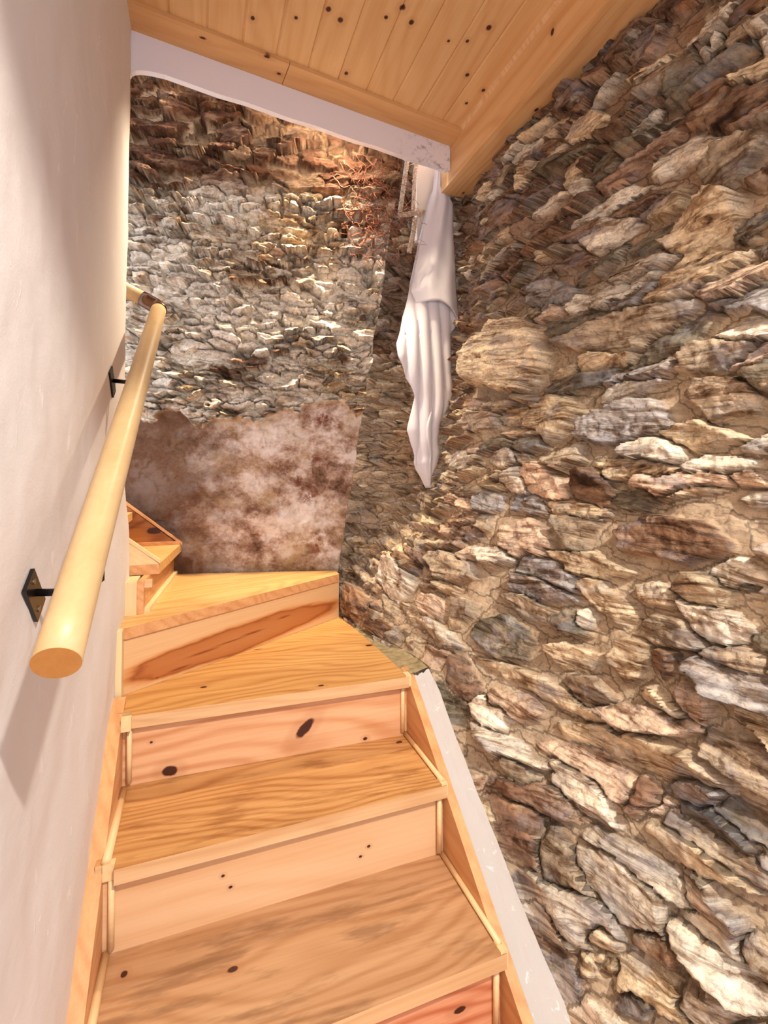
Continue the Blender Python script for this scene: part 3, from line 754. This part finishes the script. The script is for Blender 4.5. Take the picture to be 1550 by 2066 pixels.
# post of the turn
bm = bmesh.new(); box(bm, -.075, -.022, 1.010, 1.110, .60, Z[5] - TH); finish('newel_post', bm, M_post, stair, bevel=.003)
bm = bmesh.new(); box(bm, -.074, -.040, .86, 1.03, .46, .74); finish('post_packing', bm, M_post, stair, bevel=.003)
bm = bmesh.new(); box(bm, -.006, .018, 1.03, 1.05, Z[5] - TH - .022, Z[5] - TH - .001); finish('glue_block', bm, M_riser2, stair, bevel=.001)
# upper flight closed strings with their capping
def strg(pts, y0, y1, mat): 
    bm = prism(bmesh.new(), [(x, y0, z) for x, z in pts], (0, y1 - y0, 0)); return finish('stringer', bm, mat, stair)
s1 = strg([(.031, Z[5]), (-.30, Z[5]), (-.30, 1.135), (-.075, .962)], 1.124, 1.136, M_trim)
bm = bmesh.new(); prism(bm, [(.034, 1.120, Z[5] + .001), (.034, 1.120, Z[5] + .012), (-.30, 1.120, 1.150), (-.30, 1.120, 1.138)], (0, .020, 0)); finish('string_capping', bm, M_trim, s1, bevel=.001)
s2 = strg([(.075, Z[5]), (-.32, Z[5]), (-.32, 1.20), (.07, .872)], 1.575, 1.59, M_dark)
bm = bmesh.new(); prism(bm, [(.086, 1.568, Z[5] - .004), (.086, 1.568, Z[5] + .006), (-.32, 1.568, 1.212), (-.32, 1.568, 1.198)], (0, .020, 0)); finish('string_capping', bm, M_stringer, s2, bevel=.001)
# slim quadrant strips
def strip(pts, r=.0065, mat=None, sq=True):
    bm = tube(bmesh.new(), pts, r, 8); return finish('quadrant_strip', bm, mat or M_trim, stair, smooth=True)
xR = .742; xL = -.022
for k, (yf, yb) in {1: (.262, .520), 2: (.520, .765)}.items():
    strip([(xR, yf, Z[k] + .006), (xR, yb, Z[k] + .006)]); strip([(xL + .002, yf, Z[k] + .005), (xL + .002, yb, Z[k] + .005)], .009)
for k, yr in {1: .263, 2: .521, 3: .765}.items():
    strip([(xR - .008, yr, Z[k - 1] + .012), (xR - .008, yr, Z[k] - TH - .001)]); strip([(xL + .012, yr + (.012 if k == 3 else 0), Z[k - 1] + .012), (xL + .012, yr + (.012 if k == 3 else 0), Z[k] - TH - .001)])
# nosing end returns
for k, y in {1: .252, 2: .514, 3: .747}.items():
    bm = bmesh.new(); box(bm, .735, .752, y - .006, y + .022, Z[k] - TH + .002, Z[k] + .004); finish('nosing_return', bm, M_trim, stair, bevel=.002)
    bm = bmesh.new(); box(bm, -.026, -.0035, y + .002, y + .018, Z[k] - TH, Z[k] + .001); finish('nosing_return', bm, M_trim, stair, bevel=.003)
# strip against riser five and along the back of tread five
bm = prism(bmesh.new(), [(.012, 1.035, Z[4] + .0), (.068, 1.615, Z[4]), (.053, 1.62, Z[4]), (-.006, 1.035, Z[4])], (0, 0, .014)); finish('quadrant_strip', bm, M_trim, stair, bevel=.002)
bm = bmesh.new(); box(bm, -.116, .076, 1.562, 1.574, Z[5] + .0005, Z[5] + .014); finish('quadrant_strip', bm, M_stringer, stair, bevel=.001)

# cement between stringer and stone wall, and damp mortar along the winder
def band(name, path, mat, seed, thick=.05):
    """path: list of (inner xyz, outer xyz)"""
    n = 90; a = np.array([p[0] for p in path]); b = np.array([p[1] for p in path]); t = np.linspace(0, 1, len(path)); tt = np.linspace(0, 1, n)
    A = np.stack([np.interp(tt, t, a[:, i]) for i in range(3)], 1); B = np.stack([np.interp(tt, t, b[:, i]) for i in range(3)], 1)
    m = 12; rows = []
    for j in range(m):
        f = j / (m - 1); Q = A * (1 - f) + B * f; Q[:, 2] += .006 * fbm(tt * 30, tt * 0 + j * .7, seed, 4) * (f > 0) + .012 * f * f
        rows.append(Q)
    lo = A.copy(); lo[:, 2] -= thick
    rows = [lo] + rows
    return grid_mesh(name, np.stack(rows, 0), {}, mat)
def bp(y, w, dz=0.0): return ((.770, y, .281 + .79 * (y - .427) - .004), (.772 + w, y, .281 + .79 * (y - .427) + dz))
cb = band('trim_6', [bp(.02, .10), bp(.18, .075), bp(.30, .062), bp(.43, .058, .004), bp(.58, .052, .006), bp(.70, .055, .004), bp(.765, .05, .0)], M_cement, 3)
tag(cb, 'grey white cement fillet between the stair string and the stones', kind='structure')
gb = band('trim_7', [((.733, .76, .552), (.87, .80, .545)), ((.728, .95, .552), (.86, .95, .55)), ((.724, 1.10, .552), (.84, 1.10, .55)), ((.716, 1.40, .552), (.83, 1.42, .55))], M_green, 8)
tag(gb, 'damp brown mortar along the wall side of the winder tread', kind='structure')

# ------------------------------------------------------------------ handrail
XR = .015
hr = empty('handrail', (-.07, .25, 1.0)); tag(hr, 'round pale beech handrail on black iron brackets along the plaster wall', 'handrail')
A = Vector((XR, -.030, .970)); B = Vector((XR + .004, 1.155, 1.705)); D = (B - A).normalized()
n = 26
pts = [A + (B - A) * (i / (n - 1)) for i in range(n)]
bm = tube(bmesh.new(), pts, .0235, 40, cap=True)
o = finish('rail', bm, M_rail, hr, smooth=True)
bm = tube(bmesh.new(), [A - D * .0006, A + D * .0003], .0233, 40); finish('end_grain', bm, M_railend, o)
# bronze elbow joining the two rails at the turn
P1 = B; E = B + D * .030; D2 = Vector((-.86, .10, .44)).normalized()
P2 = E + D2 * .060
cr = [P1 - D * .004, P1 + D * .01]
for i in range(9):
    t_ = i / 8; cr.append((P1 + D * .012) * (1 - t_) ** 2 + E * 2 * t_ * (1 - t_) + (E + D2 * .02) * t_ ** 2)
cr += [E + D2 * .04, P2]
bm = tube(bmesh.new(), cr, .0258, 36); finish('elbow_connector', bm, M_elbow, hr, smooth=True)
bm = tube(bmesh.new(), [P2 - D2 * .005, P2 + D2 * .12, P2 + D2 * .45], .0235, 36); finish('rail', bm, M_rail, hr, smooth=True)
def bracket(y, z):
    s = D.z / D.y
    bm = bmesh.new()
    prism(bm, [(-.0690, y + .010, z - .040), (-.0690, y + .046, z - .016), (-.0690, y - .010, z + .040), (-.0690, y - .046, z + .016)], (.005, 0, 0))
    br = finish('bracket', bm, M_black, hr, bevel=.001)
    p0 = Vector((-.066, y, z + .004)); rp = A + D * ((y - A.y) / D.y); p3 = rp - Vector((0, 0, .022))
    bm = bmesh.new()
    a = [p0, p0 + Vector((.030, 0, -.002)), Vector((rp.x - .018, y, p0.z + .0)), Vector((rp.x, y, p0.z + .012)), p3]
    tube(bm, a, .0055, 10)
    finish('bracket_arm', bm, M_black, br, smooth=True)
    bm = bmesh.new(); prism(bm, [p3 + Vector((-.012, -.03, -.018)), p3 + Vector((.012, -.03, -.018)), p3 + Vector((.012, .03, .018)), p3 + Vector((-.012, .03, .018))], (0, 0, .004))
    finish('saddle_plate', bm, M_black, br)
    for dy_, dz in ((-.012, .022), (.012, -.022)):
        bm = tube(bmesh.new(), [(-.0645, y + dy_, z + dz), (-.0625, y + dy_, z + dz)], .0045, 12); finish('screw', bm, M_screw, br)
bracket(.203, .992); bracket(.835, 1.405)

# ------------------------------------------------------------------ hanging cloth
def px_ray(px, py):
    r = cam.matrix_world.to_3x3() @ Vector(((px - 775) / FPX, (933.9 - py) / FPX, -1)); return r
LE = [(384, 875), (417, 864), (468, 853), (533, 839), (588, 828), (642, 815), (693, 801), (718, 804), (754, 820), (787, 834), (800, 838), (845, 828), (867, 824), (896, 831), (921, 840), (934, 838), (954, 848), (985, 865)]
RI = [(384, 884), (399, 904), (413, 911), (475, 913), (519, 917), (569, 920), (613, 926), (644, 930), (673, 913), (754, 911), (784, 917), (813, 909), (838, 897), (856, 888), (889, 884), (914, 888), (940, 882), (972, 870), (985, 867)]
YC = 1.425
def lean(py): return -.13 * float(sst(np.array(float(py)), 400, 800))   # the lower cloth rests forward over the stones
def wx(px, py):
    d = px_ray(px, py); k = (YC + lean(py) - CAM[1]) / d.y
    return CAM[0] + d.x * k, CAM[2] + d.z * k
def cloth_rows(le, ri, nrow, ncol, depth, seed, ybase, tail=None):
    ys = np.linspace(le[0][0], le[-1][0], nrow); ly = np.array(le, float); ry = np.array(ri, float)
    L = np.interp(ys, ly[:, 0], ly[:, 1]); R = np.interp(ys, ry[:, 0], ry[:, 1])
    P = np.zeros((nrow, ncol, 3))
    for j, py in enumerate(ys):
        x0, z0 = wx(L[j], py); x1, z1 = wx(R[j], py)
        f = np.linspace(0, 1, ncol); t = j / (nrow - 1)
        P[j, :, 0] = x0 + (x1 - x0) * f; P[j, :, 2] = z0 + (z1 - z0) * f
        P[j, :, 1] = ybase + lean(py) + depth(f, t, x1 - x0, P[j, :, 0])
    return P
def dep1(f, t, w, X):
    amp = .024 * min(1, w / .12) * (0.35 + .65 * float(sst(np.array(t), .25, .55)))
    ph = (X - 1.10 + .012 * t + .004 * math.sin(t * 9)) / .058 * 6.2832
    pleat = np.abs(np.sin(ph * .5)) ** .6
    side = .03 * (np.abs(f - .5) * 2) ** 2.5
    return side - amp * pleat + .004 * np.sin(f * 5 + t * 9) - .03 * max(0, t - .6) * (f > .5)
def thick(name, P, mat, parent, th):
    nv_, nu_ = P.shape[:2]
    bm = bmesh.new(); F = [[bm.verts.new(P[j, i]) for i in range(nu_)] for j in range(nv_)]
    for j in range(nv_ - 1):
        for i in range(nu_ - 1): bm.faces.new((F[j][i], F[j][i + 1], F[j + 1][i + 1], F[j + 1][i]))
    o = finish(name, bm, mat, parent, smooth=True)
    md = o.modifiers.new('thickness', 'SOLIDIFY'); md.thickness = th; md.offset = 0
    return o
cl = empty('hanging_cloth', (1.17, YC, 2.46)); tag(cl, 'white cotton cloth hanging in folds from the end of the pine boxing', 'cloth')
body = thick('cloth_panel', cloth_rows(LE, RI, 130, 54, dep1, 1, YC), M_cloth, cl, .0015)
LE2 = [(345, 878), (384, 873), (417, 863), (468, 852), (533, 838), (588, 829), (612, 840)]
RI2 = [(345, 881), (384, 886), (399, 905), (413, 912), (475, 914), (519, 918), (569, 921), (612, 927)]
def dep2(f, t, w, X): return -.020 - .016 * np.sin(np.pi * f) * (.3 + t) - .010 * np.abs(np.sin(f * 7 + t * 3)) ** 2 * (1 - .5 * t) + .02 * (np.abs(f - .5) * 2) ** 3
P2_ = cloth_rows(LE2, RI2, 70, 40, dep2, 2, YC)
# the front flap ends in a slanting hem with a corner dropping at the right
for i in range(40):
    f = i / 39; drop = .035 * math.sin(f * 3.1) * .0 + (.095 * max(0, (f - .45) / .55) ** 1.3)
    for j in range(70):
        t_ = (j / 69) ** 3; P2_[j, i, 2] -= drop * t_
flap = thick('cloth_flap', P2_, M_cloth, cl, .0015)

# ------------------------------------------------------------------ ropes and net beyond the opening
rnd = random.Random(4)
def rope(pts, r, turns=26):
    bm = bmesh.new(); pts = [Vector(p) for p in pts]
    segs = 60; L = sum((b - a).length for a, b in zip(pts, pts[1:]))
    def at(t):
        d = t * L
        for a, b in zip(pts, pts[1:]):
            l = (b - a).length
            if d <= l + 1e-9: return a + (b - a) * (d / max(l, 1e-9)), (b - a).normalized()
            d -= l
        return pts[-1], (pts[-1] - pts[-2]).normalized()
    for s in range(3):
        path = []
        for i in range(segs + 1):
            t_ = i / segs; c, tg = at(t_); u = tg.cross(Vector((.3, 1, .2))).normalized(); v = tg.cross(u)
            a = 2 * math.pi * (s / 3 + turns * t_ * L / 1.0)
            path.append(c + (u * math.cos(a) + v * math.sin(a)) * r * .55)
        tube(bm, path, r * .55, 7)
    return bm
def wp(px, py, y):
    d = px_ray(px, py); k = (y - CAM[1]) / d.y; return Vector((CAM[0] + d.x * k, y, CAM[2] + d.z * k))
YR = 1.455
ropes = [([(826, 300), (819, 345), (806, 440)], 'thick pale rope hanging leftmost beside the net'),
         ([(846, 300), (837, 350), (834, 425)], 'pale rope hanging between the left rope and the cloth'),
         ([(803, 436), (832, 431), (856, 427)], 'short pale rope tied level across the hanging ropes'),
         ([(838, 440), (834, 470), (826, 508)], 'frayed rope end dangling below the level rope')]
for pp, lab in ropes:
    bm = rope([wp(a, b, YR + .01 * i - (.035 if 'level' in lab else 0)) for i, (a, b) in enumerate(pp)], .011 if 'thick' in lab or 'level' in lab else .009)
    o = finish('rope', bm, M_rope, smooth=True); tag(o, lab, 'rope', 'ropes hanging in the upper opening')
bm = bmesh.new()
for i in range(230):
    px = min(max(rnd.gauss(765, 34), 705), 850); py = rnd.uniform(345, 520)
    if px > 800 and rnd.random() < .5: py = rnd.uniform(380, 500)
    yy = min(1.37, Yb(wp(px, py, 1.38).x) - .035 - rnd.random() * .03)
    p = wp(px, py, yy); pth = [p]; v = Vector((rnd.gauss(0, 1), rnd.gauss(0, .25), rnd.gauss(0, 1))).normalized()
    for k in range(7):
        v = (v + Vector((rnd.gauss(0, .7), rnd.gauss(0, .15), rnd.gauss(0, .7)))).normalized(); p = p + v * .014; pth.append(p)
    tube(bm, pth, .0009, 4)
o = finish('fishing_net', bm, M_net, smooth=True); tag(o, 'tangle of rust red fishing net bunched against the stones beside the ropes', 'net')
